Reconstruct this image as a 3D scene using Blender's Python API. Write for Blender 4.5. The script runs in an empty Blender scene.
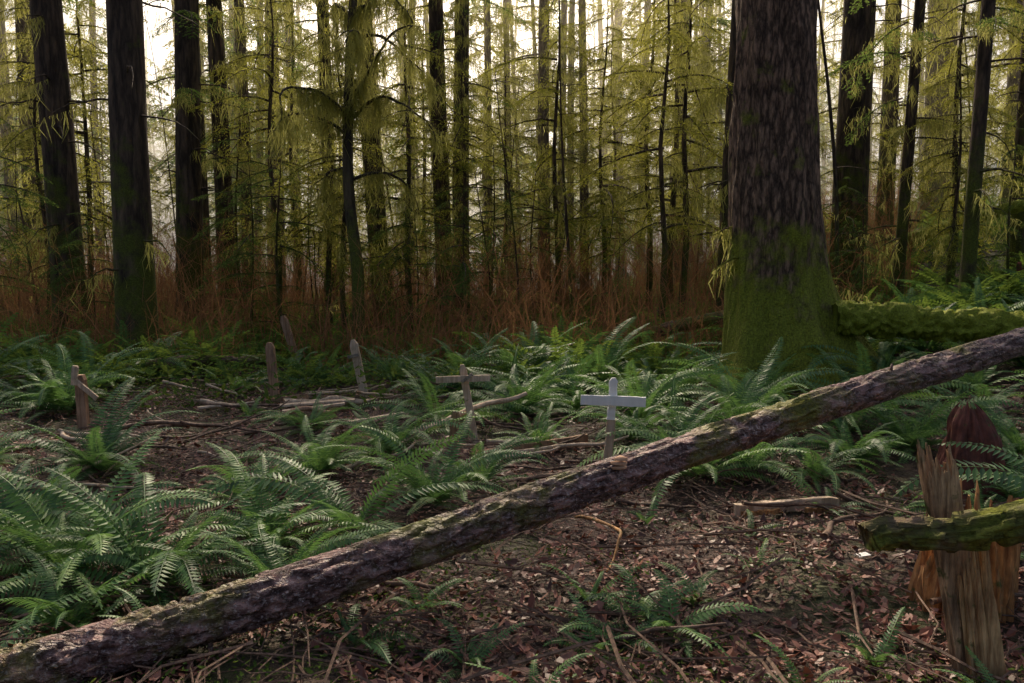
import bpy, math, numpy as np
from mathutils import Vector
scene = bpy.context.scene

# ------------------------------------------------------------------ noise
def _h(i, j, k):
    n = np.sin(i*127.1 + j*311.7 + k*74.7)*43758.5453
    return n - np.floor(n)
def vnoise(p):
    p = np.asarray(p, float); f = np.floor(p); w = p-f; w = w*w*(3-2*w)
    i, j, k = f[..., 0], f[..., 1], f[..., 2]; x, y, z = w[..., 0], w[..., 1], w[..., 2]
    def L(a, b, t): return a+(b-a)*t
    return L(L(L(_h(i,j,k),_h(i+1,j,k),x), L(_h(i,j+1,k),_h(i+1,j+1,k),x), y),
             L(L(_h(i,j,k+1),_h(i+1,j,k+1),x), L(_h(i,j+1,k+1),_h(i+1,j+1,k+1),x), y), z)-.5
def fbm(p, o=4):
    p = np.asarray(p, float); s = 0; a = 1.
    for _ in range(o):
        s = s+a*vnoise(p); p = p*2.03+11.3; a *= .5
    return s
def P3(x, y, z=0):
    x, y, z = np.broadcast_arrays(np.asarray(x, float), y, z); return np.stack([x, y, z], -1)
def S(a, b, x):
    t = np.clip((np.asarray(x, float)-a)/(b-a), 0, 1); return t*t*(3-2*t)
def gz(x, y):
    x = np.asarray(x, float); y = np.asarray(y, float)
    z = S(2, 16, x)*S(8, 30, y)*3.4 + .8*np.exp(-((x-7.5)**2+(y-11.5)**2)/11.5)
    z = z + S(50, 160, y)*7 + S(8, 40, -x)*2.0*S(5, 30, y)
    z = z + .5*fbm(P3(x*.25, y*.25), 2)*S(6, 18, np.hypot(x, y)) + .16*fbm(P3(x*.9+3, y*.9), 3)
    return z

# ------------------------------------------------------------------ mesh helpers
class Geo:
    def __init__(s): s.V = []; s.F = []; s.M = []; s.n = 0
    def add(s, V, F, m=0):
        V = np.asarray(V, float).reshape(-1, 3); F = np.asarray(F, int)
        s.V.append(V); s.F.append(F+s.n); s.M.append(np.full(len(F), m)); s.n += len(V)
    def arrays(s):
        return np.concatenate(s.V), np.concatenate(s.F), np.concatenate(s.M)
    def mesh(s, name, mats, smooth=False):
        V, F, M = s.arrays()
        me = bpy.data.meshes.new(name)
        me.vertices.add(len(V)); me.vertices.foreach_set('co', V.astype(np.float32).ravel())
        me.loops.add(len(F)*4); me.loops.foreach_set('vertex_index', F.astype(np.int32).ravel())
        me.polygons.add(len(F)); me.polygons.foreach_set('loop_start', np.arange(0, len(F)*4, 4, dtype=np.int32))
        me.polygons.foreach_set('material_index', M.astype(np.int32))
        me.polygons.foreach_set('use_smooth', np.full(len(F), bool(smooth)))
        for m in mats: me.materials.append(m)
        me.update(calc_edges=True)
        return me
def obj(name, me, parent=None, loc=(0, 0, 0), rz=0, sc=1):
    o = bpy.data.objects.new(name, me); scene.collection.objects.link(o)
    o.location = loc; o.rotation_euler = (0, 0, rz)
    o.scale = (sc, sc, sc) if np.isscalar(sc) else sc
    if parent: o.parent = parent
    return o
def rotz(a):
    c, s = math.cos(a), math.sin(a); return np.array([[c, -s, 0], [s, c, 0], [0, 0, 1]])
def tube(path, rad, n=8, cap=True):
    path = np.asarray(path, float); rad = np.broadcast_to(rad, (len(path),)) if np.ndim(rad) < 2 else rad
    T = np.gradient(path, axis=0); T /= np.linalg.norm(T, axis=1)[:, None]+1e-9
    ref = np.array([0, 0, 1.]) if abs(T[:, 2]).mean() < .8 else np.array([1., 0, 0])
    A = np.cross(T, ref); A /= np.linalg.norm(A, axis=1)[:, None]+1e-9; B = np.cross(A, T)
    th = np.arange(n)/n*2*np.pi
    rr = rad[:, None] if rad.ndim == 1 else rad
    V = path[:, None]+rr[..., None]*(np.cos(th)[None, :, None]*A[:, None]+np.sin(th)[None, :, None]*B[:, None])
    m = len(path)
    i, j = np.meshgrid(np.arange(m-1), np.arange(n), indexing='ij'); j2 = (j+1) % n
    F = np.stack([i*n+j, i*n+j2, (i+1)*n+j2, (i+1)*n+j], -1).reshape(-1, 4)
    V = V.reshape(-1, 3)
    if cap and n % 2 == 0:
        for base in (0, (m-1)*n):
            c = [[base+k, base+k+1, base+n-2-k, base+n-1-k] for k in range(n//2-1)]
            F = np.concatenate([F, np.array(c)])
    return V, F

# ------------------------------------------------------------------ materials
def nmat(name):
    m = bpy.data.materials.new(name); m.use_nodes = True; nt = m.node_tree; nt.nodes.clear()
    out = nt.nodes.new('ShaderNodeOutputMaterial'); return m, nt, out
def N(nt, t, **k):
    n = nt.nodes.new(t)
    for a, b in k.items(): setattr(n, a, b)
    return n
def ramp(nt, src, stops):
    r = N(nt, 'ShaderNodeValToRGB'); e = r.color_ramp.elements
    while len(e) < len(stops): e.new(.5)
    for el, (p, c) in zip(e, stops): el.position = p; el.color = (*c, 1)
    nt.links.new(src, r.inputs[0]); return r.outputs[0]
def noise(nt, vec, scale, detail=4, rough=.6):
    n = N(nt, 'ShaderNodeTexNoise'); n.inputs['Scale'].default_value = scale
    n.inputs['Detail'].default_value = detail; n.inputs['Roughness'].default_value = rough
    nt.links.new(vec, n.inputs['Vector']); return n.outputs['Fac']
def mapped(nt, sc):
    tc = N(nt, 'ShaderNodeTexCoord'); mp = N(nt, 'ShaderNodeMapping'); mp.inputs['Scale'].default_value = sc
    nt.links.new(tc.outputs['Object'], mp.inputs['Vector']); return tc, mp.outputs[0]
def mix(nt, f, a, b, mode='MIX'):
    m = N(nt, 'ShaderNodeMix', data_type='RGBA', blend_type=mode)
    for i, v in ((0, f), (6, a), (7, b)):
        if hasattr(v, 'links'): nt.links.new(v, m.inputs[i])
        else: m.inputs[i].default_value = v if i == 0 else (*v, 1)
    return m.outputs[2]
def math_(nt, op, a, b=0.):
    m = N(nt, 'ShaderNodeMath', operation=op)
    for i, v in ((0, a), (1, b)):
        if hasattr(v, 'links'): nt.links.new(v, m.inputs[i])
        else: m.inputs[i].default_value = v
    return m.outputs[0]
def leafmat(name, cols, trans, tf=.35, rough=.5, spec=.3, simple=False):
    m, nt, out = nmat(name)
    g = N(nt, 'ShaderNodeNewGeometry'); oi = N(nt, 'ShaderNodeObjectInfo')
    v = math_(nt, 'ADD', math_(nt, 'MULTIPLY', g.outputs['Random Per Island'], .6), math_(nt, 'MULTIPLY', oi.outputs['Random'], .4))
    if not simple:
        tc = N(nt, 'ShaderNodeTexCoord'); nz = noise(nt, tc.outputs['Object'], 1.3, 1)
        v = math_(nt, 'ADD', v, math_(nt, 'MULTIPLY', math_(nt, 'SUBTRACT', nz, .5), .8))
    c = ramp(nt, v, [(i/(len(cols)-1), x) for i, x in enumerate(cols)])
    if simple:
        b = N(nt, 'ShaderNodeBsdfDiffuse'); nt.links.new(c, b.inputs[0])
    else:
        b = N(nt, 'ShaderNodeBsdfPrincipled'); nt.links.new(c, b.inputs['Base Color'])
        b.inputs['Roughness'].default_value = rough; b.inputs['Specular IOR Level'].default_value = spec
    t = N(nt, 'ShaderNodeBsdfTranslucent')
    nt.links.new(mix(nt, .6, c, trans), t.inputs[0])
    ms = N(nt, 'ShaderNodeMixShader'); ms.inputs[0].default_value = tf
    nt.links.new(b.outputs[0], ms.inputs[1]); nt.links.new(t.outputs[0], ms.inputs[2]); nt.links.new(ms.outputs[0], out.inputs[0])
    return m
def barkmat(name, dark, light, stretch=(9, 9, 1.6), moss=.3, mosstop=2., mosscol=(.06, .075, .012), bump=.6, lichen=0., rough=.85, lsc=30, crack=.7, det=5):
    m, nt, out = nmat(name)
    tc, v = mapped(nt, stretch)
    n1 = noise(nt, v, 1., det, .7)
    vo = N(nt, 'ShaderNodeTexVoronoi', feature='DISTANCE_TO_EDGE'); vo.inputs['Scale'].default_value = 1.3
    wn = N(nt, 'ShaderNodeMix', data_type='VECTOR')
    nn = N(nt, 'ShaderNodeTexNoise'); nn.inputs['Scale'].default_value = 1.5; nn.inputs['Detail'].default_value = 3; nt.links.new(v, nn.inputs['Vector'])
    wn.inputs[0].default_value = .6; nt.links.new(v, wn.inputs[4]); nt.links.new(nn.outputs['Color'], wn.inputs[5])
    nt.links.new(wn.outputs[1], vo.inputs['Vector'])
    ve = math_(nt, 'MINIMUM', math_(nt, 'MULTIPLY', vo.outputs['Distance'], 5.), 1.)
    ve = math_(nt, 'ADD', math_(nt, 'MULTIPLY', ve, crack), 1-crack)
    c = ramp(nt, n1, [(.36, dark), (.52, tuple(.5*(a+b) for a, b in zip(dark, light))), (.66, light)])
    c = mix(nt, ve, tuple(.3*a for a in dark), c)
    if lichen > 0:
        n3 = noise(nt, tc.outputs['Object'], lsc, 5, .7)
        f = ramp(nt, n3, [(.60-.1*lichen, (0, 0, 0)), (.68-.1*lichen, (1, 1, 1))])
        c = mix(nt, math_(nt, 'MULTIPLY', f, .8), c, (.5, .4, .38))
    nm = noise(nt, tc.outputs['Object'], 1.7, 5, .65)
    sx = N(nt, 'ShaderNodeSeparateXYZ'); nt.links.new(tc.outputs['Object'], sx.inputs[0])
    hf = math_(nt, 'SUBTRACT', 1., math_(nt, 'DIVIDE', sx.outputs[2], mosstop))
    hf = math_(nt, 'MULTIPLY', math_(nt, 'MAXIMUM', hf, -.35), .35)
    f = ramp(nt, math_(nt, 'ADD', math_(nt, 'ADD', nm, hf), moss-.5), [(.52, (0, 0, 0)), (.66, (1, 1, 1))])
    n4 = noise(nt, tc.outputs['Object'], 45, 3, .7)
    mc = ramp(nt, n4, [(.3, tuple(.3*a for a in mosscol)), (.7, mosscol)])
    c = mix(nt, f, c, mc)
    b = N(nt, 'ShaderNodeBsdfPrincipled'); nt.links.new(c, b.inputs['Base Color']); b.inputs['Roughness'].default_value = rough
    b.inputs['Specular IOR Level'].default_value = .35
    h = math_(nt, 'ADD', math_(nt, 'MULTIPLY', ve, .5), math_(nt, 'ADD', n1, math_(nt, 'MULTIPLY', n4, .3)))
    bp = N(nt, 'ShaderNodeBump'); bp.inputs['Strength'].default_value = bump; bp.inputs['Distance'].default_value = .04
    nt.links.new(h, bp.inputs['Height']); nt.links.new(bp.outputs[0], b.inputs['Normal']); nt.links.new(b.outputs[0], out.inputs[0])
    return m
def woodmat(name, a, b_, sc=(30, 30, 3), moss=0., dk=.75):
    m, nt, out = nmat(name); tc, v = mapped(nt, sc)
    n1 = noise(nt, v, 1., 5, .65); n2 = noise(nt, tc.outputs['Object'], 6, 4)
    c = ramp(nt, n1, [(.35, a), (.65, b_)])
    c = mix(nt, ramp(nt, n2, [(.42, (0, 0, 0)), (.75, (dk, dk, dk))]), c, tuple(.3*x for x in a))
    if moss: c = mix(nt, ramp(nt, noise(nt, tc.outputs['Object'], 9, 4), [(.62-moss*.3, (0, 0, 0)), (.7-moss*.3, (1, 1, 1))]), c, (.07, .09, .016))
    b = N(nt, 'ShaderNodeBsdfPrincipled'); nt.links.new(c, b.inputs['Base Color']); b.inputs['Roughness'].default_value = .75
    bp = N(nt, 'ShaderNodeBump'); bp.inputs['Strength'].default_value = .6; bp.inputs['Distance'].default_value = .01
    nt.links.new(n1, bp.inputs['Height']); nt.links.new(bp.outputs[0], b.inputs['Normal']); nt.links.new(b.outputs[0], out.inputs[0])
    return m
def diffmat(name, col):
    m, nt, out = nmat(name); tc = N(nt, 'ShaderNodeTexCoord'); c = ramp(nt, noise(nt, tc.outputs['Object'], 3, 2), [(.3, tuple(.5*a for a in col)), (.7, col)])
    b = N(nt, 'ShaderNodeBsdfDiffuse'); nt.links.new(c, b.inputs[0]); nt.links.new(b.outputs[0], out.inputs[0]); return m

M_bark = barkmat('bark', (.038, .025, .019), (.18, .12, .08), moss=.39, mosstop=5, mosscol=(.13, .15, .02), bump=.9)
M_barkbig = barkmat('bark_big', (.075, .043, .03), (.4, .25, .17), stretch=(22, 22, 5.5), moss=.54, mosstop=2.0, mosscol=(.32, .35, .035), bump=1., lichen=.0, lsc=40, crack=.85)
M_barkmoss = barkmat('bark_mossy', (.04, .03, .02), (.13, .10, .06), moss=.5, mosstop=3, mosscol=(.14, .16, .02))
M_far = diffmat('bark_far', (.09, .06, .042))
M_log = barkmat('log_bark', (.10, .045, .04), (.5, .3, .27), stretch=(9, 22, 22), moss=.21, mosstop=40, mosscol=(.26, .26, .04), bump=1., lichen=.65, rough=.42, lsc=50, crack=.8)
M_mosslog = barkmat('moss_log', (.04, .028, .02), (.11, .08, .055), moss=.64, mosstop=40, mosscol=(.32, .36, .035))
M_beam = barkmat('beam_bark', (.07, .045, .035), (.26, .18, .12), stretch=(4, 24, 24), moss=.26, mosstop=40, mosscol=(.2, .22, .03))
M_fern = leafmat('fern', [(.022, .06, .028), (.06, .15, .055), (.12, .235, .07), (.18, .29, .075)], (.2, .37, .08), .32, .45, .3)
M_fern2 = leafmat('fern_far', [(.03, .07, .022), (.08, .16, .045), (.15, .23, .05), (.22, .28, .06)], (.3, .42, .06), .38, simple=True)
M_hem = leafmat('hemlock', [(.03, .06, .015), (.09, .13, .028), (.18, .2, .035), (.27, .26, .045)], (.72, .68, .12), .52, simple=True)
M_hemd = leafmat('hemlock_dark', [(.02, .055, .022), (.05, .11, .03), (.11, .17, .045)], (.4, .54, .12), .45, simple=True)
M_moss = leafmat('hanging_moss', [(.15, .15, .04), (.27, .26, .06), (.4, .38, .11)], (.85, .82, .28), .55, simple=True)
M_litter = leafmat('litter', [(.025, .013, .011), (.09, .034, .025), (.2, .072, .05), (.3, .13, .09), (.44, .3, .26)], (.2, .08, .04), .1, .5, .5)
M_green = leafmat('groundgreen', [(.03, .06, .02), (.08, .13, .028), (.15, .19, .04)], (.25, .34, .06), .25, simple=True)
M_twig = woodmat('twig', (.055, .03, .02), (.25, .15, .10))
M_brush = leafmat('brush', [(.10, .05, .03), (.28, .14, .07), (.5, .28, .13)], (.5, .26, .12), .3, simple=True)
M_grey = woodmat('weathered_wood', (.2, .165, .13), (.42, .35, .28))
M_white = woodmat('white_paint', (.82, .82, .8), (.88, .88, .86), dk=.08)
M_pale = woodmat('pale_wood', (.4, .28, .18), (.74, .57, .42), dk=.5)
M_brownw = woodmat('brown_wood', (.22, .12, .07), (.55, .33, .2), dk=.5)
M_rot = woodmat('rotten_wood', (.2, .08, .028), (.66, .36, .14), (34, 34, 4), .08)
M_rawwood = woodmat('raw_wood', (.3, .15, .06), (.8, .55, .27), (50, 50, 3.5), .03, .75)
M_dred = woodmat('red_rot', (.08, .022, .015), (.26, .075, .048), (9, 9, 6), .05, .6)
M_postw = woodmat('post_wood', (.18, .105, .055), (.68, .46, .27), (50, 50, 3.5), .08, .8)
M_fungus = woodmat('fungus', (.4, .18, .08), (.75, .45, .28), (8, 8, 40))
m, nt, out = nmat('ground')
tc = N(nt, 'ShaderNodeTexCoord'); o_ = tc.outputs['Object']
nA = noise(nt, o_, .8, 4); nB = noise(nt, o_, 14, 5, .7); vo = N(nt, 'ShaderNodeTexVoronoi'); vo.inputs['Scale'].default_value = 30; nt.links.new(o_, vo.inputs['Vector'])
c = ramp(nt, nB, [(.38, (.013, .0085, .0075)), (.52, (.045, .024, .018)), (.68, (.115, .053, .039))])
sep = N(nt, 'ShaderNodeSeparateColor'); nt.links.new(vo.outputs['Color'], sep.inputs[0])
c = mix(nt, math_(nt, 'MULTIPLY', sep.outputs[0], .5), c, (.095, .038, .028))
c = mix(nt, ramp(nt, math_(nt, 'ADD', math_(nt, 'MULTIPLY', nA, .7), math_(nt, 'MULTIPLY', nB, .3)), [(.48, (0, 0, 0)), (.6, (.85, .85, .85))]), c, (.05, .066, .016))
b = N(nt, 'ShaderNodeBsdfPrincipled'); nt.links.new(c, b.inputs['Base Color']); b.inputs['Roughness'].default_value = .8
bp = N(nt, 'ShaderNodeBump'); bp.inputs['Distance'].default_value = .05; nt.links.new(math_(nt, 'ADD', nB, math_(nt, 'MULTIPLY', vo.outputs['Distance'], .5)), bp.inputs['Height'])
nt.links.new(bp.outputs[0], b.inputs['Normal']); nt.links.new(b.outputs[0], out.inputs[0]); M_ground = m

# ------------------------------------------------------------------ ground
n = 420; s = np.linspace(-1, 1, n)
gx = 30*s+370*np.sign(s)*np.abs(s)**5; t = np.linspace(0, 1, n); gy = -60*(1-t)**3+ (25*t+375*t**6)
X, Y = np.meshgrid(gx, gy, indexing='ij'); V = np.stack([X, Y, gz(X, Y)+.04*fbm(P3(X*5, Y*5), 2)], -1).reshape(-1, 3)
i, j = np.meshgrid(np.arange(n-1), np.arange(n-1), indexing='ij')
F = np.stack([i*n+j, (i+1)*n+j, (i+1)*n+j+1, i*n+j+1], -1).reshape(-1, 4)
g = Geo(); g.add(V, F); obj('forest_ground', g.mesh('forest_ground', [M_ground], True))

# ------------------------------------------------------------------ foliage templates
def leaflets(c, d, l, w, rg):
    K = len(c); up = np.array([0, 0, 1.])+rg.normal(0, .35, (K, 3)); nrm = np.cross(d, up); nrm /= np.linalg.norm(nrm, axis=1)[:, None]+1e-9
    l = np.broadcast_to(l, (K,))[:, None]; w = np.broadcast_to(w, (K,))[:, None]
    V = np.stack([c, c+d*l*.5+nrm*w, c+d*l, c+d*l*.5-nrm*w], 1).reshape(-1, 3)
    return V, np.arange(4*K).reshape(K, 4)
def spray(L, rg, st=18, J=8, leaf=.06, droop=.35, rise=.15, wood=True, keep=.9, wid=.24):
    g = Geo(); t = np.linspace(.12, 1, st)
    ax = lambda t: np.stack([L*t, .06*L*np.sin(t*3), L*(rise*t-droop*t*t)], -1)
    A = ax(t); Cs = []; Ds = []
    for sd in (-1, 1):
        ln = (.4*L*(1-t)**.8+.05*L)*rg.uniform(.35, 1.25, st)*np.minimum(1, t*3)
        ang = np.radians(rg.uniform(38, 72, st)); d = np.stack([np.cos(ang), sd*np.sin(ang), rg.uniform(-.45, .05, st)], -1)
        u = (np.arange(J)+.5)/J
        C = A[:, None]+d[:, None]*(ln[:, None]*u)[..., None]; C[..., 2] -= .45*ln[:, None]*u**2
        for s2 in (-1, 1):
            a2 = ang[:, None]*sd*1.+s2*.75+rg.normal(0, .25, (st, J)); D = np.stack([np.cos(a2), np.sin(a2), -.3+rg.normal(0, .25, (st, J))], -1)
            k = rg.random((st, J)) < keep; Cs.append(C[k]); Ds.append(D[k])
    C = np.concatenate(Cs); D = np.concatenate(Ds); D /= np.linalg.norm(D, axis=1)[:, None]
    V, F = leaflets(C, D, leaf*rg.uniform(.6, 1.5, len(C)), leaf*wid, rg); g.add(V, F, 0)
    if wood:
        V, F = tube(ax(np.linspace(0, .95, 6)), np.linspace(.013, .003, 6)*L**.7, 4, False); g.add(V, F, 1)
    return g.arrays()
def place(g, T, az, sc, loc, tilt=0, moff=0):
    V, F, M = T; ct, s_ = math.cos(tilt), math.sin(tilt)
    Rt = np.array([[ct, 0, -s_], [0, 1, 0], [s_, 0, ct]])
    V = (V*sc)@(rotz(az)@Rt).T+np.asarray(loc)
    g.V.append(V); g.F.append(F+g.n); g.M.append(M+moff); g.n += len(V)
def moss_strands(g, pts, ln, w, rg, m=0):
    K = len(pts); a = rg.uniform(0, 6.28, K); h = np.stack([np.cos(a), np.sin(a), 0*a], -1)*(w*rg.uniform(.5, 1.6, K))[:, None]
    l = (np.broadcast_to(ln, (K,))*rg.uniform(.15, 1.35, K)**1.5)[:, None]
    dr = rg.normal(0, .16, (K, 3))*[1, 1, 0]; dr2 = rg.normal(0, .2, (K, 3))*[1, 1, 0]; dz = np.array([0, 0, -1.])
    m1 = pts+(dz*.5+dr)*l; m2 = pts+(dz*1.+dr*.4+dr2)*l
    V = np.stack([pts-h*.6, pts+h*.6, m1+h, m1-h, m1-h, m1+h, m2+h*.15, m2-h*.15], 1).reshape(-1, 3)
    g.add(V, np.arange(8*K).reshape(2*K, 4), m)

SP = [spray(1., np.random.default_rng(i), 20, 8, .03, .3+.07*i, .18) for i in range(4)]
SPc = [spray(1., np.random.default_rng(20+i), 12, 6, .055, .35+.06*i, .15, True, .85, .26) for i in range(4)]
def crown(z0, z1, nb, L0, rg, coarse=False, p=.8, moss=0, r0=0.):
    g = Geo(); T = SPc if coarse else SP
    for k in range(nb):
        f = (k+rg.random())/nb; z = z0+(z1-z0)*f; L = (L0*(1-f)**p+.4)*rg.uniform(.4, 1.25)
        if f < .25: L *= rg.uniform(.5, 1)
        az = k*2.4+rg.normal(0, .7); o_ = (r0*math.cos(az), r0*math.sin(az), z)
        place(g, T[rg.integers(4)], az, L, o_, rg.uniform(-.35, .12))
        if moss and rg.random() < .75:
            q = rg.uniform(.05, .9, moss); pts = np.stack([o_[0]+L*q*math.cos(az), o_[1]+L*q*math.sin(az), z+L*(.05*q-.4*q*q)], -1)+rg.normal(0, .05, (moss, 3))
            moss_strands(g, pts, rg.uniform(.1, .45)*(.4+np.abs(np.sin(q*11+k))), .006, rg, 2)
    return g
CR = [crown(9+i, 18, 10, 2.8, np.random.default_rng(40+i), True).mesh('crown_foliage', [M_hem if i % 2 else M_hemd, M_bark]) for i in range(4)]
LW = [crown(3.2+.4*i, 10, 13, 1.6, np.random.default_rng(45+i), False, .2, 150, .12).mesh('lower_limbs', [M_hemd if i % 2 else M_hem, M_bark, M_moss]) for i in range(4)]

def trunk_geo(r, H, rg, sides=28, rings=50, lean=(0, 0), flare=.7, fh=.45, lobes=5, rough=.05, bend=.15, stubs=12, right=0.):
    g = Geo(); u = np.linspace(0, 1, rings); z = -.4+(H+.4)*u**1.7
    th = np.arange(sides)/sides*2*np.pi; ph = rg.uniform(0, 6)
    cx = lean[0]*z+bend*np.sin(z*.17+ph)-bend*math.sin(ph); cy = lean[1]*z+bend*np.cos(z*.14+ph)-bend*math.cos(ph)
    rad = r*(1-.62*np.clip(z, 0, H)/H)[:, None]*np.ones(sides)
    lob = .55+.45*np.cos(lobes*th+ph)+.3*np.cos(2*th+ph*2)
    rad = rad*(1+flare*np.exp(-np.clip(z, -.4, 9)/fh)[:, None]*np.maximum(lob, .05)+.18*flare*np.exp(-np.clip(z, 0, 99)/(fh*4))[:, None])
    if right: rad = rad+(right*np.exp(-np.maximum(z, 0)/.85)[:, None]*np.maximum(np.cos(th-.05), 0)**4+.6*right*np.exp(-np.maximum(z, 0)/.5)[:, None]*np.maximum(np.cos(th+1.0), 0)**8+.35*right*np.exp(-np.maximum(z, 0)/.4)[:, None]*np.maximum(np.cos(th+2.3), 0)**8)
    c, s_ = np.cos(th), np.sin(th); pp = np.stack([(c*r*7)[None]+0*z[:, None], (s_*r*7)[None]+0*z[:, None], (z*1.1)[:, None]+0*th], -1)+rg.uniform(0, 50)
    rad = rad*(1+rough*2*fbm(pp, 3))
    V = np.stack([cx[:, None]+rad*c, cy[:, None]+rad*s_, z[:, None]+0*rad], -1).reshape(-1, 3)
    i, j = np.meshgrid(np.arange(rings-1), np.arange(sides), indexing='ij'); j2 = (j+1) % sides
    g.add(V, np.stack([i*sides+j, i*sides+j2, (i+1)*sides+j2, (i+1)*sides+j], -1).reshape(-1, 4), 0)
    for _ in range(stubs):
        zz = rg.uniform(1.5, 10); a = rg.uniform(0, 6.28); L = rg.uniform(.3, 1.6); q = np.linspace(0, 1, 6)
        bx = np.interp(zz, z, cx); by = np.interp(zz, z, cy); rr = r*.75
        pth = np.stack([bx+(rr+L*q)*math.cos(a), by+(rr+L*q)*math.sin(a), zz+L*(.1*q-.45*q*q)], -1)+rg.normal(0, .02, (6, 3))
        V, F = tube(pth, np.linspace(.02, .004, 6), 4, False); g.add(V, F, 0)
        if rg.random() < .7:
            K = 60; q = rg.random(K); pts = pth[0]*(1-q[:, None])+pth[-1]*q[:, None]+[0, 0, .03]
            moss_strands(g, pts, .28*(.3+np.abs(np.sin(q*9+zz))), .007, rg, 1)
    return g
trees = [
 (-8.3,15,.60,0),(-6.05,12.8,.60,0),(-7.2,17.8,.58,0),(-9.2,24,.35,0),(-7.85,22,.5,0),(-8.1,24.5,.38,0),(-7.6,26,.45,0),(-7.7,29,.4,0),
 (-4.75,21,.36,-.02),(-3.2,20,.52,-.07),(-3.5,28,.3,0),(-1.72,21,.46,-.01),(-1.3,20.3,.44,0),(-.85,27,.28,0),(0,30,.3,0),(1.07,26,.42,0),
 (1.74,30,.3,0),(2.3,31,.3,0),(2.45,27,.32,0),(5.15,32,.34,0),(5.85,28,.48,0),(4.3,16,.42,.01),(8.35,20,.86,.03),(11.1,24,.5,0),
 (8.2,17,.24,.01),(14.2,27,1.0,0),(7.4,13,.23,0),(12.6,20,.4,0),(16,26,.45,0),(-14.3,24,.6,0),(-18.5,30,.5,0),(-11.2,20,.4,0),
 (-13,16,.5,0),(12,12,.6,0)]
for k, (x, y, d, ln) in enumerate(trees):
    rg = np.random.default_rng(100+k); z = float(gz(x, y))
    e = obj('conifer_tree', None, None, (x, y, z-.03))
    tg = trunk_geo(d/2, 27, rg, lean=(ln+rg.normal(0, .004), rg.normal(0, .006)), flare=.5 if d > .3 else .3, fh=.35, stubs=18 if d > .2 else 6, bend=.12)
    obj('trunk', tg.mesh('trunk', [M_bark, M_moss], True), e)
    obj('foliage', CR[k % 4], e, (ln*14, 0, 0), rg.uniform(0, 6), .85+.3*rg.random())
    if k not in (0, 1, 22): obj('lower_limbs', LW[(k*3+1) % 4], e, (ln*5, 0, rg.uniform(-.5, 1.)), rg.uniform(0, 6), .9+.3*rg.random())
e = obj('spruce_tree', None, None, (3.32, 10.3, float(gz(3.32, 10.3))-.05)); rg = np.random.default_rng(5)
obj('trunk', trunk_geo(.53, 34, rg, 160, 260, (-.004, 0), .38, .38, 5, .10, .05, 8, 1.35).mesh('trunk', [M_barkbig, M_moss], True), e)
obj('foliage', CR[1], e, (0, 0, 3), 1, 1.2)

def inst_quads(name, pts, sizes, angs, child):
    K = len(pts); g = Geo(); c, s_ = np.cos(angs), np.sin(angs); h = np.asarray(sizes)/2
    q = np.array([[-1, -1], [1, -1], [1, 1], [-1, 1]])
    V = np.stack([np.stack([pts[:, 0]+h*(a*c-b*s_), pts[:, 1]+h*(a*s_+b*c), pts[:, 2]], -1) for a, b in q], 1).reshape(-1, 3)
    g.add(V, np.arange(4*K).reshape(K, 4)); o = obj(name, g.mesh(name, [M_far]))
    o.instance_type = 'FACES'; o.use_instance_faces_scale = True; o.show_instancer_for_render = False; o.show_instancer_for_viewport = False
    child.parent = o; return o
for v in range(6):
    rg = np.random.default_rng(300+v); g = Geo(); near = v < 3
    V, F, M = trunk_geo(.09+.06*(v % 3), 26, rg, 8, 12, stubs=0, flare=.4, bend=.3).arrays(); g.add(V, F, 1)
    place(g, crown(1.5+1.3*(v % 3), 13 if near else 17, 34 if near else 42, 3.5, rg, True, .45).arrays(), 0, 1, (0, 0, 0))
    ch = obj('tree', g.mesh('distant_tree', [M_hemd if v in (1, 3, 5) else M_hem, M_far]))
    if near: K = 24; y = rg.uniform(31, 50, K)
    else: K = 44; y = 50+70*rg.random(K)
    x = rg.uniform(-.95, .95, K)*y
    inst_quads('distant_trees', P3(x, y, gz(x, y)-.2), rg.uniform(.6, 1.25, K), rg.uniform(0, 6.28, K), ch)

def young(H, L0, nb, rg, z0=.5, moss=0):
    g = Geo(); z = np.linspace(0, H, 10); V, F = tube(np.stack([.08*np.sin(z), .05*np.cos(z*1.3), z-.1], -1), np.linspace(.009*H, .004, 10), 6, False); g.add(V, F, 1)
    place(g, crown(z0, H*.98, nb, L0, rg, False, .6, moss).arrays(), 0, 1, (0, 0, 0)); return g
YM = [young(9+i, 2.4, 36, np.random.default_rng(60+i), 1.5+.6*i, 90).mesh('young', [M_hem, M_bark, M_moss]) for i in range(3)]
YD = [young(3.2+i*.8, 1.3, 26, np.random.default_rng(70+i), .3).mesh('young', [M_hemd, M_bark]) for i in range(3)]
for k, (x, y, s_, kind) in enumerate([(2.3,20.5,1,0),(3.9,18.2,1,1),(4.6,23,1.1,2),(3.1,25,1,0),(-2.6,24,1,1),(-6.2,23,1.,2),(-9.9,17,.9,0),(-10.5,20,1,1),(-5.6,26,1.1,0),
    (10.4,19,1,1),(9.6,23,1,2),(13,23,1.1,0),(6.8,24,1,1),(-12.5,22,1.1,2),(1,28,1.1,1),(-1,31,1.1,2),(6.3,19.5,.9,0),(-3.9,17.2,.8,2),(11.5,15.5,.8,1),(15.2,21,1,2),(2.9,15.5,.8,2),(-.2,23.5,1,0),(5.4,26,1.1,2),
    (-1.1,18.3,.8,1),(1.1,20,.9,2),(-5.3,18,.9,1),(8.9,16.2,.7,0),(-3.3,15.8,.8,0),(-2.1,16.3,.85,1),(3.6,21.3,1,2)]):
    obj('hemlock_sapling', YM[kind], None, (x, y, float(gz(x, y))), k*1.3, s_)
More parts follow.
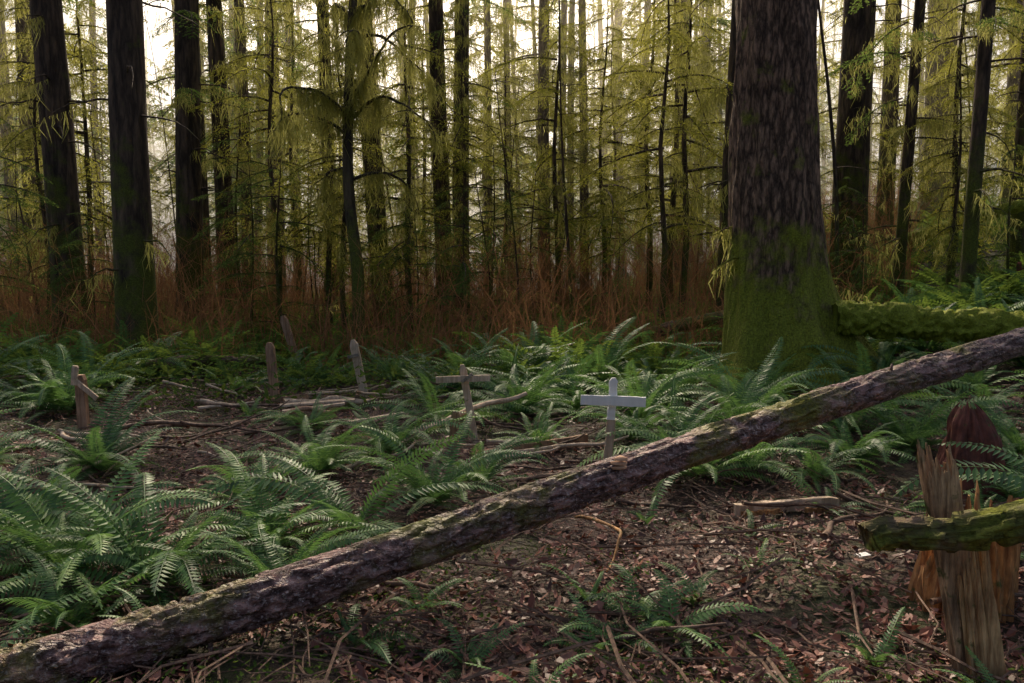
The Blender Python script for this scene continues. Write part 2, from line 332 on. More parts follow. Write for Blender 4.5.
for k, (x, y, s_) in enumerate([(-1.9,15.5,1),(-.4,17,1.1),(-8.9,13.3,1),(-7.4,14,.8),(-5.2,16,1),(.5,19,.9),(-10,15,1.2),(2.2,16.5,.7),(9.3,15,.8),(7.9,19,1),(-3,18,.8),(-6.6,19.5,1.2),(6.3,14.5,.6),(-.9,14.6,.8),(-4.4,15.2,.9)]):
    obj('hemlock_sapling', YD[k % 3], None, (x, y, float(gz(x, y))), k*2.1, s_)
rg = np.random.default_rng(31); g = Geo()
for _ in range(60):
    y = rg.uniform(14.5, 34); x = rg.uniform(-.68, .62)*y; H = rg.uniform(2.5, 9); q = np.linspace(0, 1, 8); lx, ly = rg.normal(0, .08, 2)*H
    p = np.stack([x+lx*q**1.5+.06*np.sin(q*5+x), y+ly*q, gz(x, y)-.1+H*q], -1); V, F = tube(p, rg.uniform(.014, .045)*np.linspace(1.1, .3, 8), 6, False); g.add(V, F, 0)
    for _ in range(10):
        i = rg.integers(2, 8); a = rg.uniform(0, 6.28); L = rg.uniform(.3, 1.1); u = np.linspace(0, 1, 4); b_ = p[i]+[0, 0, -rg.random()*.6]
        V, F = tube(np.stack([b_[0]+L*u*math.cos(a), b_[1]+L*u*math.sin(a), b_[2]+L*(.25*u-.4*u*u)], -1), np.linspace(.009, .003, 4), 3, False); g.add(V, F, 0)
        if rg.random() < .5: moss_strands(g, b_+np.stack([math.cos(a)*L*rg.random(20), math.sin(a)*L*rg.random(20), 0*np.zeros(20)], -1), .15, .006, rg, 1)
obj('sapling_thicket', g.mesh('sapling_thicket', [M_bark, M_moss]))

def bez(p, n=16):
    p = np.asarray(p, float); t = np.linspace(0, len(p)-1, n); out = []
    for q in t:
        i = min(int(q), len(p)-2); f = q-i; a = p[max(i-1, 0)]; b = p[i]; c = p[i+1]; d = p[min(i+2, len(p)-1)]
        out.append(.5*((2*b)+(c-a)*f+(2*a-5*b+4*c-d)*f*f+(3*b-3*c+d-a)*f**3))
    return np.array(out)
rg = np.random.default_rng(9); g = Geo()
bx, by = -2.75, 14.0; bz = float(gz(bx, by))
stem = bez([(0, 0, -.2), (.05, 0, 1.5), (-.1, .1, 3), (-.1, .2, 4.5), (0, .2, 6), (.2, .1, 8), (.5, 0, 11)], 24)
V, F = tube(stem, np.linspace(.12, .05, 24), 10, False); g.add(V, F, 0)
def stem_at(z): return np.array([np.interp(z, stem[:, 2], stem[:, 0]), np.interp(z, stem[:, 2], stem[:, 1]), z])
def drape(c, dens, ln):
    n = len(c); L = np.linalg.norm(np.diff(c, axis=0), axis=1).sum(); K = int(dens*L); idx = rg.uniform(0, n-1.01, K); i0 = idx.astype(int); f = (idx-i0)[:, None]
    prof = np.clip(.3+1.9*vnoise(P3(idx*1.1+c[0, 0]*7, c[0, 2]*3, 0)), .04, 1.15); keep = rg.random(K) < prof*1.3+.04
    p = (c[i0]*(1-f)+c[i0+1]*f)[keep]; moss_strands(g, p+rg.normal(0, .02, p.shape), ln*prof[keep], .006, rg, 1)
for k in range(15):
    z0 = 3.3+3.9*k/14+rg.normal(0, .15); a = k*2.4+rg.normal(0, .4); L = rg.uniform(1., 2.4); n = 16
    d = np.array([math.cos(a), math.sin(a)*.7, rg.uniform(.3, .9)]); p = [stem_at(z0)]
    for q in range(n):
        d = d+rg.normal(0, .16, 3)+[0, 0, -.085]; d /= np.linalg.norm(d); p.append(p[-1]+d*L/n)
    c = np.array(p); V, F = tube(c, np.linspace(.035, .008, len(c)), 6, False); g.add(V, F, 0); drape(c, 380, .75)
    for q in range(7):
        i = rg.integers(3, n); dd = np.append(rg.normal(0, 1, 2), rg.normal(-.1, .4)); dd /= np.linalg.norm(dd); Ls = rg.uniform(.15, .75); pp = [c[i]]
        for r_ in range(7):
            dd = dd+rg.normal(0, .2, 3)+[0, 0, -.08]; dd /= np.linalg.norm(dd); pp.append(pp[-1]+dd*Ls/7)
        cc = np.array(pp); V, F = tube(cc, np.linspace(.01, .003, 8), 4, False); g.add(V, F, 0); drape(cc, 260, .4)
obj('moss_draped_tree', g.mesh('moss_draped_tree', [M_barkmoss, M_moss, M_hem, M_bark], False), None, (bx, by, bz))

# ------------------------------------------------------------------ ferns
def fern(nf, L0, st, rg, lo=25, hi=72):
    g = Geo()
    for k in range(nf):
        az = k*2.399+rg.normal(0, .35); L = L0*rg.uniform(.5, 1.2); el = math.radians(rg.uniform(lo, hi)); curl = rg.uniform(.7, 1.8)
        t = np.linspace(0, 1, st); th = el-curl*t**1.3; ds = L/st
        x = np.cumsum(np.cos(th))*ds; z = np.cumsum(np.sin(th))*ds; y = .12*L*np.sin(t*2.5+rg.uniform(0, 6))*t
        Pp = np.stack([x, y, z], -1); T = np.stack([np.cos(th), 0*th, np.sin(th)], -1); Nn = np.stack([-np.sin(th), 0*th, np.cos(th)], -1)
        wd = .135*L*np.minimum(1, (t/.22)**.8)*(1-t)**.55*rg.uniform(.8, 1.1, st)+.004; roll = rg.normal(0, .35)
        for sd in (-1, 1):
            sl = slice(2, None); d = sd*np.array([0, 1, 0])*math.cos(roll)+Nn*math.sin(roll)*sd-Nn*.18+T*.28; d /= np.linalg.norm(d, axis=1)[:, None]
            c, tt, dd, w = Pp[sl], T[sl], d[sl], wd[sl][:, None]; pw = ds*.5
            Vq = np.stack([c, c+dd*w*.35+tt*pw, c+dd*w+tt*pw*.4-Nn[sl]*w*.2*rg.random((len(c), 1)), c+dd*w*.35-tt*pw*.8], 1)
            Vq = Vq.reshape(-1, 3)@rotz(az).T; g.add(Vq, np.arange(len(Vq)).reshape(-1, 4))
        side = np.array([0, .003, 0]); Rb = np.stack([Pp-side, Pp+side], 1).reshape(-1, 3)@rotz(az).T; i = np.arange(st-1)*2
        g.add(Rb, np.stack([i, i+1, i+3, i+2], -1))
    return g
FERN = [fern(16+3*i, .92, 36, np.random.default_rng(80+i)).mesh('fern', [M_fern]) for i in range(6)]
FERNs = [fern(9, .4, 22, np.random.default_rng(90+i)).mesh('fern_small', [M_fern]) for i in range(3)]
big = [(-1.02,5.0,1.15),(-1.5,4.75,.8),(-.55,5.5,.8),(-1.1,7.0,1),(-.75,8.2,1.0),(-1.9,5.6,.9),(-2.6,4.6,.95),(-3.1,4.9,1),(-3.3,6.2,1.0),(-5.0,8.9,1.1),
 (-5.4,9,1.1),(-5.9,7.6,1),(-2.6,10.9,1),(-3.2,11.5,1),(.6,9.6,1.3),(1.2,10.6,1.3),(.3,11.4,1.1),(1.7,9.6,1.),(-.3,12.6,1.2),(.9,13,1.2),(2.2,12.2,1.2),(-1.4,12,1.1),(-.9,9.9,1.),
 (2.1,7.2,1),(2.5,8.3,1.1),(3.2,7.6,1.1),(3.9,8.6,1.2),(4.6,7.8,1.1),(5.2,8.9,1.2),(4.3,6.6,.9),(3.7,5.6,.65),(5.3,6.8,1.1),(6.1,9.4,1.2),(5.9,11.6,1.2),(6.8,12.6,1.3),(7.9,11.7,1.2),(8.6,13.4,1.4),
 (1.35,6.6,.8),(.25,7.2,.6),(-2.0,7.7,.7),(-4.8,5.9,1.0),(-3.6,3.9,.8),(-2.1,3.6,.75),(2.6,4.2,.5),(1.75,8.9,1.),(2.9,9.1,.8),(-6.7,9.8,1.2),(-7.4,11,1.2),(-5.2,11.4,1.1),(-1.2,11,.9),(4.4,11,1.1),
 (.1,8.6,1.0),(1.3,8.,1.),(1.9,6.3,.8),(2.9,6.7,.9),(-.1,10.4,1.1),(2.1,10.9,1.1),(-4.2,4.8,1),(-2.9,3.9,.8),(3.6,7.1,1),(4.9,5.9,1),(3.0,5.0,.6),(-5,4.4,1.1),(-1.7,11.2,1),(.8,11.8,1.1),(-6.2,6.2,1.1),
 (-1.55,6.3,.8),(-.25,6.0,.65),(1.15,7.3,.8),(.75,8.9,1),(2.4,6.2,.9),(1.6,7.4,.9)]
marks = np.array([(.75, 6.15), (-.36, 7.6), (-.54, 7), (-4.45, 8.15), (-3, 9.9), (-1.95, 10.1), (-2.2, 8.8), (.15, 6.9), (1.9, 5.3), (1.9, 3.3), (2.2, 3.8), (3.3, 10.3), (3.5, 6.0)])
rg = np.random.default_rng(55); ex = []
while len(ex) < 54:
    y = 3.6+10*rg.random(); x = rg.uniform(-.75, .75)*(y+1)
    if (-.9 < x < 1.9 and y < 5.9) or (-2.9 < x < -1.4 and 5.8 < y < 8.6) or (abs(x+.3) < 1.1 and 5.6 < y < 7.6): continue
    if float(fbm(P3(x*.6+9, y*.6), 2)) < -.12: continue
    m_ = marks-[x, y]; front = (m_[:, 1] > 0) & (m_[:, 1] < 2.4) & (abs(x/y-marks[:, 0]/marks[:, 1]) < .09)
    if front.any() or np.hypot(m_[:, 0], m_[:, 1]).min() < .6: continue
    if min(np.hypot(x-a, y-b_) for a, b_, _ in big+ex) < .42: continue
    ex.append((x, y, rg.uniform(.6, 1.35)))
for k, (x, y, s_) in enumerate(big+ex):
    obj('sword_fern', FERN[(k*5+k//6) % 6], None, (x, y, float(gz(x, y))-.01), k*1.7, s_)
for k, (x, y, s_) in enumerate([(.62,3.75,1.05),(.35,3.35,.8),(.95,3.95,.7),(-.45,3.8,.7),(1.6,3.35,.8),(1.35,4.3,.6),(2.2,5.4,.8),(-1.6,3.4,.9),(.1,5.2,.5),(-.9,6.2,.8),(-2.9,8.7,.9),(-.3,8.3,.9),(1.9,2.9,.8),(2.5,3.3,.9),
    (.5,3.5,.9),(-.2,3.3,.8),(1.2,3.1,.7),(-1.2,3.9,.8),(-2.3,6.6,.8),(.9,5.2,.6),(1.5,4.9,.6),(.75,3.6,1.1),(.4,3.9,.9),(-.7,3.4,.9),(.1,2.95,.8)]):
    obj('small_fern', FERNs[k % 3], None, (x, y, float(gz(x, y))-.01), k*1.7, s_)
rg = np.random.default_rng(77)
for v in range(4):
    ch = obj('fern', fern(11+v, .85, 18, rg).mesh('fern_far', [M_fern2])); K = 440
    y = rg.uniform(10.6, 34, K); x = rg.uniform(-.8, .85, K)*y
    kk = (fbm(P3(x*.35, y*.35), 2) > -.25) & ~((np.hypot(x-3.3, y-10.3) < 1.4)) & ~(np.hypot(x+3.5, y-12.2) < .8); x, y = x[kk], y[kk]
    inst_quads('fern_undergrowth', P3(x, y, gz(x, y)), rg.uniform(.6, 1.4, len(x)), rg.uniform(0, 6.28, len(x)), ch)

# ------------------------------------------------------------------ ground litter
rg = np.random.default_rng(21)
def leafbits(K, xr, yr, s0, s1, lift, m, name, thr=None, fs=.9, pwr=1.6):
    y = yr[0]+(yr[1]-yr[0])*rg.random(K)**pwr; x = rg.uniform(-1, 1, K)*(xr+.62*y)
    if thr is not None: k = fbm(P3(x*fs+7, y*fs+3), 3) > thr; x, y = x[k], y[k]
    K = len(x); z = gz(x, y)+.015+lift*rg.random(K)**2; a = rg.uniform(0, 6.28, K); L = s0+(s1-s0)*rg.random(K)**2; w = L*rg.uniform(.25, .55, K)
    d = np.stack([np.cos(a), np.sin(a), rg.normal(0, .4, K)], -1); n_ = np.stack([-np.sin(a), np.cos(a), rg.normal(0, .45, K)], -1); c = np.stack([x, y, z], -1)
    up = np.array([0, 0, 1.]); cu = (L*rg.uniform(-.1, .3, K))[:, None]*up
    dl = d*L[:, None]; nw = n_*w[:, None]
    V = np.stack([c-dl*.5+cu, c-dl*.15+nw*.5+cu*.4, c, c-dl*.15-nw*.5+cu*.2, c+dl*.3+nw*.4+cu*.5, c+dl*.5+cu, c+dl*.3-nw*.4+cu*.1], 1).reshape(-1, 3)
    b = np.arange(K)[:, None]*7; F = np.concatenate([b+[0, 3, 2, 1], b+[1, 2, 5, 4], b+[2, 3, 6, 5]])
    g = Geo(); g.add(V, F); obj(name, g.mesh(name, [m]))
leafbits(75000, 1.2, (2.2, 15), .012, .085, .035, M_litter, 'leaf_litter', -.3)
leafbits(55000, 1.2, (2.2, 14), .012, .04, .08, M_green, 'ground_moss', .0, 1.3)
leafbits(60000, 1.5, (9, 30), .04, .12, .5, M_green, 'shrub_undergrowth', -.05, .5, 1.2)
g = Geo()
for _ in range(2900):
    y = 2.3+12*rg.random()**1.6; x = rg.uniform(-1, 1)*(1.2+.62*y); L = rg.uniform(.08, .55) if rg.random() < .87 else rg.uniform(.6, 1.5); a = rg.uniform(0, 6.28)
    q = np.linspace(-.5, .5, 5); px = x+L*q*math.cos(a)+rg.normal(0, .03*L, 5); py = y+L*q*math.sin(a)+rg.normal(0, .03*L, 5)
    pz = gz(px, py)+.02+rg.uniform(0, .05)+q*rg.normal(0, .12)*L+.05*L*(1-4*q*q); V, F = tube(np.stack([px, py, pz], -1), rg.uniform(.0015, .006)*(1.5 if L > .6 else 1)*np.linspace(1.2, .6, 5), 4, False); g.add(V, F)
obj('fallen_twigs', g.mesh('fallen_twigs', [M_twig]))
g = Geo()
for k in range(125):
    if k < 70: y = 3.4+9*rg.random(); x = rg.uniform(-1, 1)*(1+.6*y)
    else: y = rg.uniform(6.3, 11); x = rg.uniform(-4.8, 1.4)
    L = rg.uniform(.4, 1.5); a = rg.uniform(-.9, .9); q = np.linspace(-.5, .5, 9)
    px = x+L*q*math.cos(a)+.04*L*np.sin(q*7); py = y+L*q*math.sin(a)+rg.normal(0, .01*L, 9); pz = gz(px, py)+.04+rg.uniform(0, .08)+q*rg.normal(0, .12)*L+rg.normal(0, .006, 9)
    V, F = tube(np.stack([px, py, pz], -1), rg.uniform(.007, .02)*np.linspace(1.2, .5, 9)*rg.uniform(.85, 1.15, 9), 8); g.add(V, F, int(rg.random() < .35 and y > 5.5))
obj('fallen_sticks', g.mesh('fallen_sticks', [M_twig, M_pale], True))
g = Geo(); K = 11500
y = 11.8+22*rg.random(K); x = rg.uniform(-.72, .5, K)*y; kk = fbm(P3(x*.3+5, y*.3), 2) > -.22; x, y = x[kk], y[kk]; K = len(x)
z = gz(x, y); H = rg.uniform(.5, 2.8, K)*np.minimum(1, (y-9.5)/6); a = rg.uniform(0, 6.28, K); ln = rg.normal(0, .22, (K, 2)); w = rg.uniform(.005, .011, K)
p0 = np.stack([x, y, z], -1); p1 = p0+np.stack([ln[:, 0]*H*.4, ln[:, 1]*H*.4, H*.55], -1); p2 = p0+np.stack([ln[:, 0]*H*1.3, ln[:, 1]*H*1.3, H], -1)
h = np.stack([np.cos(a)*w, np.sin(a)*w*.3, 0*a], -1)
g.add(np.stack([p0-h, p0+h, p1+h*.8, p1-h*.8], 1), np.arange(4*K).reshape(K, 4)); g.add(np.stack([p1-h*.8, p1+h*.8, p2+h*.3, p2-h*.3], 1), np.arange(4*K).reshape(K, 4))
for _ in range(6):
    q = rg.uniform(.2, 1, K)[:, None]; s0 = np.where(q < .55, p0+(p1-p0)*(q/.55), p1+(p2-p1)*((q-.55)/.45)); L = rg.uniform(.12, .5, K); a = rg.uniform(0, 6.28, K)
    e_ = s0+np.stack([np.cos(a)*L*.7, np.sin(a)*L*.7, L*rg.uniform(.1, .9, K)], -1); hh = np.array([.0, 0, .0035])+h*.4
    g.add(np.stack([s0-hh, s0+hh, e_+hh*.4, e_-hh*.4], 1), np.arange(4*K).reshape(K, 4))
obj('brush_thicket', g.mesh('brush_thicket', [M_brush]))

# ------------------------------------------------------------------ logs
def log(name, pts, r0, r1, mat, n=240, sides=48, rough=.12, knots=10, seed=1, ex=None):
    rg = np.random.default_rng(seed); c = bez(pts, n); L = np.linalg.norm(np.diff(c, axis=0), axis=1).sum(); o0 = c[0].copy(); c = c-o0
    c += .02*np.stack([0*c[:, 0], np.sin(np.linspace(0, 9, n)), np.sin(np.linspace(0, 12, n)+1)], -1)
    th = np.arange(sides)/sides*2*np.pi; s_ = np.linspace(0, L, n); r = np.linspace(r0, r1, n)[:, None]
    pp = np.stack([s_[:, None]*5+0*th, np.cos(th)[None]*2.2+0*r, np.sin(th)[None]*2.2+0*r], -1)+seed*9
    r = r*(1+rough*fbm(pp, 4)+rough*.45*np.sign(vnoise(pp*3.1)))
    g = Geo(); V, F = tube(c, r, sides); g.add(V, F)
    for _ in range(knots):
        i = rg.integers(5, n-5); a = rg.uniform(0, 6.28); d = np.array([rg.normal(0, .4), math.cos(a), math.sin(a)]); d /= np.linalg.norm(d); rr = r[i].mean()
        l = rg.uniform(.2, .8)*rr; q = np.linspace(0, 1, 4)[:, None]; V, F = tube(c[i]+d*(rr*.7+q*l), np.linspace(.2, .09, 4)*rr*rg.uniform(.6, 1.3), 6); g.add(V, F)
    for f in (ex or []): f(g, c, r)
    return obj(name, g.mesh(name, [mat, M_fungus], True), None, tuple(o0))
def fung(g, c, r):
    i = int(np.argmin(abs(c[:, 0]-(.58+2.6)))); p = c[i]
    for k in range(3):
        th = np.linspace(0, np.pi, 9); w = .055-.01*k; base = p+np.array([-.02+k*.012, -.07, .055+.022*k])
        rim = base+np.stack([w*np.cos(th), -w*.7*np.sin(th), 0*th], -1); top = rim*1.; top[:, 2] += .012; inn = np.repeat((base+[0, .04, .016])[None], 9, 0)
        V = np.concatenate([rim, top, inn]); ii = np.arange(8); F = np.concatenate([np.stack([ii, ii+1, ii+10, ii+9], -1), np.stack([ii+9, ii+10, ii+19, ii+18], -1)])
        g.add(V, F, 1)
log('fallen_log', [(-2.6, 2.62, .02), (-1.66, 3.1, .16), (.475, 4.19, .54), (3.8, 5.88, 1.14), (5.6, 6.8, 1.45)], .108, .088, M_log, 500, 64, .17, 18, 3, [fung])
zg = lambda x, y: float(gz(x, y))
log('mossy_log', [(4.0, 9.9, 1.0), (5.0, 9.8, .98), (6.2, 9.5, .9), (8.0, 9.2, .75), (9.5, 9, .7)], .19, .18, M_mosslog, 160, 40, .3, 5, 4)
log('mossy_log', [(9.6, 19.5, 2.2), (11, 19, 2.75), (12.5, 18.7, 3.15), (14.5, 18.5, 3.6)], .14, .12, M_mosslog, 100, 24, .25, 5, 5)
log('rotting_log', [(9.5, 14.5, 1.5), (10.4, 13.5, 2.1), (11, 13, 2.6)], .35, .25, M_beam, 60, 32, .3, 5, 6)
log('fallen_branch', [(-1.0, 7.3, zg(-1, 7.3)+.08), (-.7, 7.6, zg(-.7, 7.6)+.2), (-.2, 7.9, .3), (.15, 8.0, .38)], .035, .02, M_pale, 50, 12, .2, 4, 8)
log('fallen_branch', [(-2.6, 9, zg(-2.6, 9)+.06), (-2.1, 9.1, zg(-2.1, 9.1)+.1), (-1.6, 9.35, zg(-1.6, 9.35)+.06)], .05, .03, M_pale, 40, 12, .3, 3, 9)
log('fallen_branch', [(-2.9, 8.1, zg(-2.9, 8.1)+.05), (-2.3, 8.4, zg(-2.3, 8.4)+.09), (-1.9, 8.5, .1)], .03, .02, M_brownw, 40, 10, .3, 3, 10)
log('fallen_branch', [(.42, 5.1, .03), (.62, 4.6, .16), (.6, 4.4, .1), (.52, 4.2, .03)], .012, .006, M_rot, 30, 8, .2, 2, 11)
log('fallen_branch', [(-4.6, 6.6, .05), (-3.6, 7.5, .15), (-2.9, 8, .06)], .03, .018, M_twig, 40, 10, .3, 5, 12)
log('fallen_log', [(4.9, 13.2, 1.1), (3.2, 13.4, .7), (1.6, 13.8, .3)], .12, .09, M_beam, 60, 20, .2, 5, 13)
log('fallen_log', [(-6.5, 10.2, .1), (-5, 11.2, .25), (-3.7, 12.4, .2)], .1, .07, M_beam, 60, 20, .25, 6, 14)

# ------------------------------------------------------------------ grave markers
def board(g, p0, p1, w, d, rg, m=0, point=0., jit=.004, wdir=None):
    p0 = np.array(p0, float); p1 = np.array(p1, float); ax = p1-p0; L = np.linalg.norm(ax); ax /= L
    wd = np.array(wdir if wdir is not None else (1, 0, 0), float); wd -= ax*wd.dot(ax); wd /= np.linalg.norm(wd); dd = np.cross(ax, wd)
    n = 14; q = np.linspace(0, 1, n); prof = [(-1, -1), (-.85, -1), (.85, -1), (1, -1), (1, -.8), (1, .8), (1, 1), (.85, 1), (-.85, 1), (-1, 1), (-1, .8), (-1, -.8)]
    prof = np.array(prof)*[.5, .5]; prof[[0, 3, 6, 9]] *= .95
    V = []
    for k, t in enumerate(q):
        s_ = 1-(point*max(0, (t-.93)/.07)) ; off = rg.normal(0, jit*.6, 2)
        V.append(p0+ax*L*t+(prof[:, :1]*w*s_+off[0]*.5+rg.normal(0, jit*.4, (12, 1)))*wd+(prof[:, 1:]*d+rg.normal(0, jit*.3, (12, 1)))*dd)
    V = np.concatenate(V); i, j = np.meshgrid(np.arange(n-1), np.arange(12), indexing='ij'); j2 = (j+1) % 12
    F = np.stack([i*12+j, i*12+j2, (i+1)*12+j2, (i+1)*12+j], -1).reshape(-1, 4)
    cp = [[b+k, b+k+1, b+10-k, b+11-k] for b in (0, (n-1)*12) for k in range(5)]
    g.add(V, np.concatenate([F, cp]), m)
rg = np.random.default_rng(3)
def marker(name, x, y, boards, mats, rz=0):
    g = Geo()
    for b_ in boards: board(g, *b_[:4], rg, *b_[4:])
    return obj(name, g.mesh(name, mats), None, (x, y, zg(x, y)), rz)
marker('white_cross', .75, 6.15, [((-.02, 0, -.15), (.03, .01, .50), .066, .03, 1, 0), ((.026, .008, .50), (.045, .012, .83), .062, .03, 0, .55), ((-.215, -.03, .665), (.29, -.03, .645), .078, .022, 0, 0, .003, (0, 0, 1))], [M_white, M_pale])
marker('wooden_cross', -.36, 7.6, [((.02, 0, -.1), (-.12, .02, .78), .07, .035, 0, .5), ((-.37, -.035, .64), (.15, -.035, .66), .062, .022, 0, 0, .003, (0, 0, 1)), ((-.12, -.05, .62), (-.02, -.05, .70), .03, .02, 1)], [M_pale, M_grey])
marker('grave_board', -.54, 7.0, [((0, 0, -.1), (.04, .02, .42), .08, .025, 0, .4)], [M_brownw])
marker('fallen_plank', 0.15, 6.9, [((-.42, 0, .03), (.55, .35, .10), .10, .03, 0, 0, .004, (0, 0, 1)), ((-.1, .2, .0), (.7, .32, .05), .07, .03, 0, 0, .004, (0, 1, 0))], [M_brownw])
marker('fallen_plank', -2.2, 8.8, [((-.4, 0, .06), (.4, .2, .09), .12, .025, 0, 0, .004, (0, 1, 0)), ((-.3, -.25, .04), (.35, -.1, .1), .08, .025, 0, 0, .004, (0, 1, 0))], [M_pale])
marker('fallen_plank', -1.5, 8.1, [((-.3, 0, .05), (.35, .25, .12), .08, .025, 0, 0, .004, (0, 1, 0))], [M_pale])
marker('fallen_plank', -2.7, 9.4, [((-.3, 0, .04), (.3, -.15, .14), .07, .025, 0, 0, .004, (0, 0, 1))], [M_brownw])
marker('broken_plank', 1.9, 5.33, [((-.37, 0, .05), (.36, .06, .09), .075, .05, 0, .3, .009, (0, 0, 1)), ((-.33, -.03, .03), (-.05, -.02, .05), .03, .03, 1, .9, .008, (0, 0, 1)), ((.1, -.04, .06), (.33, -.01, .05), .03, .02, 1, .9, .008, (0, 0, 1))], [M_pale, M_rot])
marker('grave_post', -4.45, 8.15, [((0, 0, -.1), (-.01, 0, .60), .1, .07, 0, .4), ((-.03, -.05, .54), (.18, -.055, .36), .05, .022, 1, 0, .003, (0, 0, 1)), ((-.05, -.05, .50), (-.03, -.05, .70), .06, .03, 1, .3)], [M_brownw, M_pale])
marker('grave_post', -3.0, 9.9, [((.03, 0, -.1), (-.03, 0, .74), .11, .06, 0, .5)], [M_brownw])
marker('grave_post', -1.95, 10.1, [((.08, 0, -.1), (-.08, 0, .74), .105, .05, 0, .6), ((-.14, -.04, .52), (0, -.04, .55), .04, .02, 1)], [M_pale, M_grey])
marker('grave_post', -3.6, 13.0, [((.15, 0, -.1), (-.15, 0, .95), .12, .07, 0, .5)], [M_brownw])
marker('paper_scrap', 1.98, 4.35, [((-.035, 0, .05), (.04, .02, .055), .05, .003, 0, 0, .001, (0, 1, 0))], [M_white])
marker('paper_scrap', 2.75, 4.4, [((-.035, 0, .16), (.04, .02, .2), .05, .003, 0, 0, .001, (0, 1, 0))], [M_white])

# ------------------------------------------------------------------ stumps, splintered post
def stump(name, x, y, r, H, mat, seed, jag=.3, sides=96, dome=0., sq=1., tilt=(0, 0), flare=.4, core=.3, fibs=1., lump=.5, box=0.):
    th = np.arange(sides)/sides*2*np.pi; n = 44; q = np.linspace(0, 1, n)
    top = H*(1-jag*(.5+1.3*fbm(P3(np.cos(th)*1.6+seed, np.sin(th)*1.6, 0), 3)+.7*vnoise(P3(th*9, seed, 0))+.5*vnoise(P3(th*19, seed, 0))))
    z = -.1+(top+.1)[None]*q[:, None]; fib = fibs*(.12*vnoise(P3(th*8, seed+3, 0))[None]+.10*vnoise(np.stack([th*19+0*z, seed+z*2, 0*z], -1))+.08*vnoise(np.stack([th*41+0*z, seed+z*3, 0*z], -1)))
    rr = r*(1+flare*np.exp(-(z+.1)/.12)+lump*fbm(np.stack([np.cos(th)[None]*1.6+0*z, np.sin(th)[None]*1.6+0*z, z*2.], -1)+seed, 4)+fib)
    if box: rr = rr*(1-box+box/np.maximum(np.abs(np.cos(th)), np.abs(np.sin(th))))
    if dome: rr = rr*np.sqrt(np.clip(1-np.clip((z/H-1+dome)/dome, 0, .999)**2, .001, 1))
    V = np.stack([rr*np.cos(th), rr*sq*np.sin(th), z], -1)
    if dome: VV = V; m = n
    else:
        ri = rr[::-1]*np.linspace(.9, .5, n)[:, None]; zi = np.maximum(z[::-1], core*H); Vi = np.stack([ri*np.cos(th), ri*sq*np.sin(th), zi], -1)
        VV = np.concatenate([V, Vi]); m = 2*n
    VV[..., 0] += tilt[0]*VV[..., 2]; VV[..., 1] += tilt[1]*VV[..., 2]
    i, j = np.meshgrid(np.arange(m-1), np.arange(sides), indexing='ij'); j2 = (j+1) % sides
    g = Geo(); g.add(VV.reshape(-1, 3), np.stack([i*sides+j, i*sides+j2, (i+1)*sides+j2, (i+1)*sides+j], -1).reshape(-1, 4))
    return obj(name, g.mesh(name, [mat], False), None, (x, y, zg(x, y)))
stump('broken_stump', 2.32, 3.9, .2, .58, M_rot, 4, .7, 140, flare=.1, fibs=1.6)
stump('rotten_stump', 3.45, 5.95, .2, .76, M_dred, 6, .1, 96, dome=.8, fibs=.6, lump=.8)
stump('rotten_stump', 10.2, 15, .5, 1.6, M_dred, 9, .5)
p_ = obj('splintered_post', None, None, (2.0, 3.3, zg(2.0, 3.3)))
for a in (stump('post', 0, 0, .066, 1.04, M_postw, 12, .12, 140, sq=.6, tilt=(-.19, .05), flare=.0, core=.8, fibs=1.2, lump=.2, box=.8),
          stump('splinters', .035, -.03, .062, .62, M_rawwood, 15, .8, 140, sq=.6, tilt=(-.15, .03), flare=.1, core=.2, fibs=2.2, lump=.4, box=.5)):
    ox = .035 if a.name.startswith('spl') else 0
    a.parent = p_; a.location = (ox, -ox, 0)
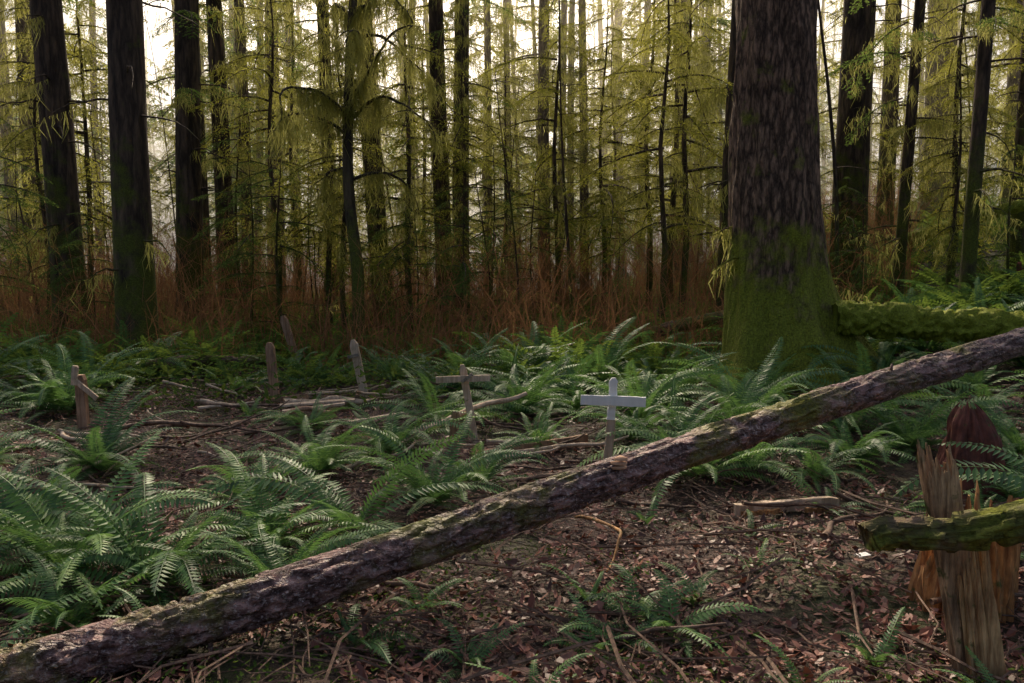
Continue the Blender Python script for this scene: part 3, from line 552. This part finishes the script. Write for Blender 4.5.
log('mossy_beam', [(1.43, 3.11, .60), (1.85, 3.09, .67), (2.3, 3.13, .74), (3.0, 3.36, .86)], .054, .068, M_beam, 120, 32, .45, 4, 15)

# ------------------------------------------------------------------ mist between the far trees
m, nt, out = nmat('mist'); vs = N(nt, 'ShaderNodeVolumeScatter'); vs.inputs['Color'].default_value = (1, .9, .64, 1); vs.inputs['Density'].default_value = .014; vs.inputs['Anisotropy'].default_value = .7
nt.links.new(vs.outputs[0], out.inputs['Volume'])
bx_ = np.array([(x, y, z) for x in (-130, 130) for y in (22, 150) for z in (-3, 24)], float); g = Geo()
g.add(bx_, [[0, 1, 3, 2], [4, 6, 7, 5], [0, 4, 5, 1], [2, 3, 7, 6], [0, 2, 6, 4], [1, 5, 7, 3]]); obj('forest_mist', g.mesh('forest_mist', [m]))

# ------------------------------------------------------------------ light, world, camera
el, az = math.radians(41), math.radians(-5)
w = bpy.data.worlds.new('World'); scene.world = w; w.use_nodes = True; nt = w.node_tree
bg = nt.nodes['Background']; sky = nt.nodes.new('ShaderNodeTexSky'); sky.sky_type = 'NISHITA'; sky.sun_disc = False
sky.sun_elevation = el; sky.sun_rotation = az; sky.air_density = 1.0; sky.dust_density = 9.; sky.ozone_density = .4
nt.links.new(sky.outputs[0], bg.inputs[0]); bg.inputs[1].default_value = .15
sl = bpy.data.lights.new('sun', 'SUN'); sl.energy = 5; sl.angle = math.radians(2); sl.color = (1, .82, .58)
so = bpy.data.objects.new('sun', sl); scene.collection.objects.link(so)
d = Vector((math.sin(az)*math.cos(el), math.cos(az)*math.cos(el), math.sin(el))); so.rotation_euler = (-d).to_track_quat('-Z', 'Y').to_euler()
cam = bpy.data.cameras.new('camera'); co = bpy.data.objects.new('camera', cam); scene.collection.objects.link(co)
cam.lens = 28; cam.sensor_width = 36; cam.clip_end = 2000; cam.clip_start = .05
co.location = (0, 0, 1.7+float(gz(0, 0))); co.rotation_euler = (math.radians(90-5.8), 0, 0); scene.camera = co
scene.view_settings.view_transform = 'Standard'; scene.view_settings.look = 'None'; scene.view_settings.exposure = 0
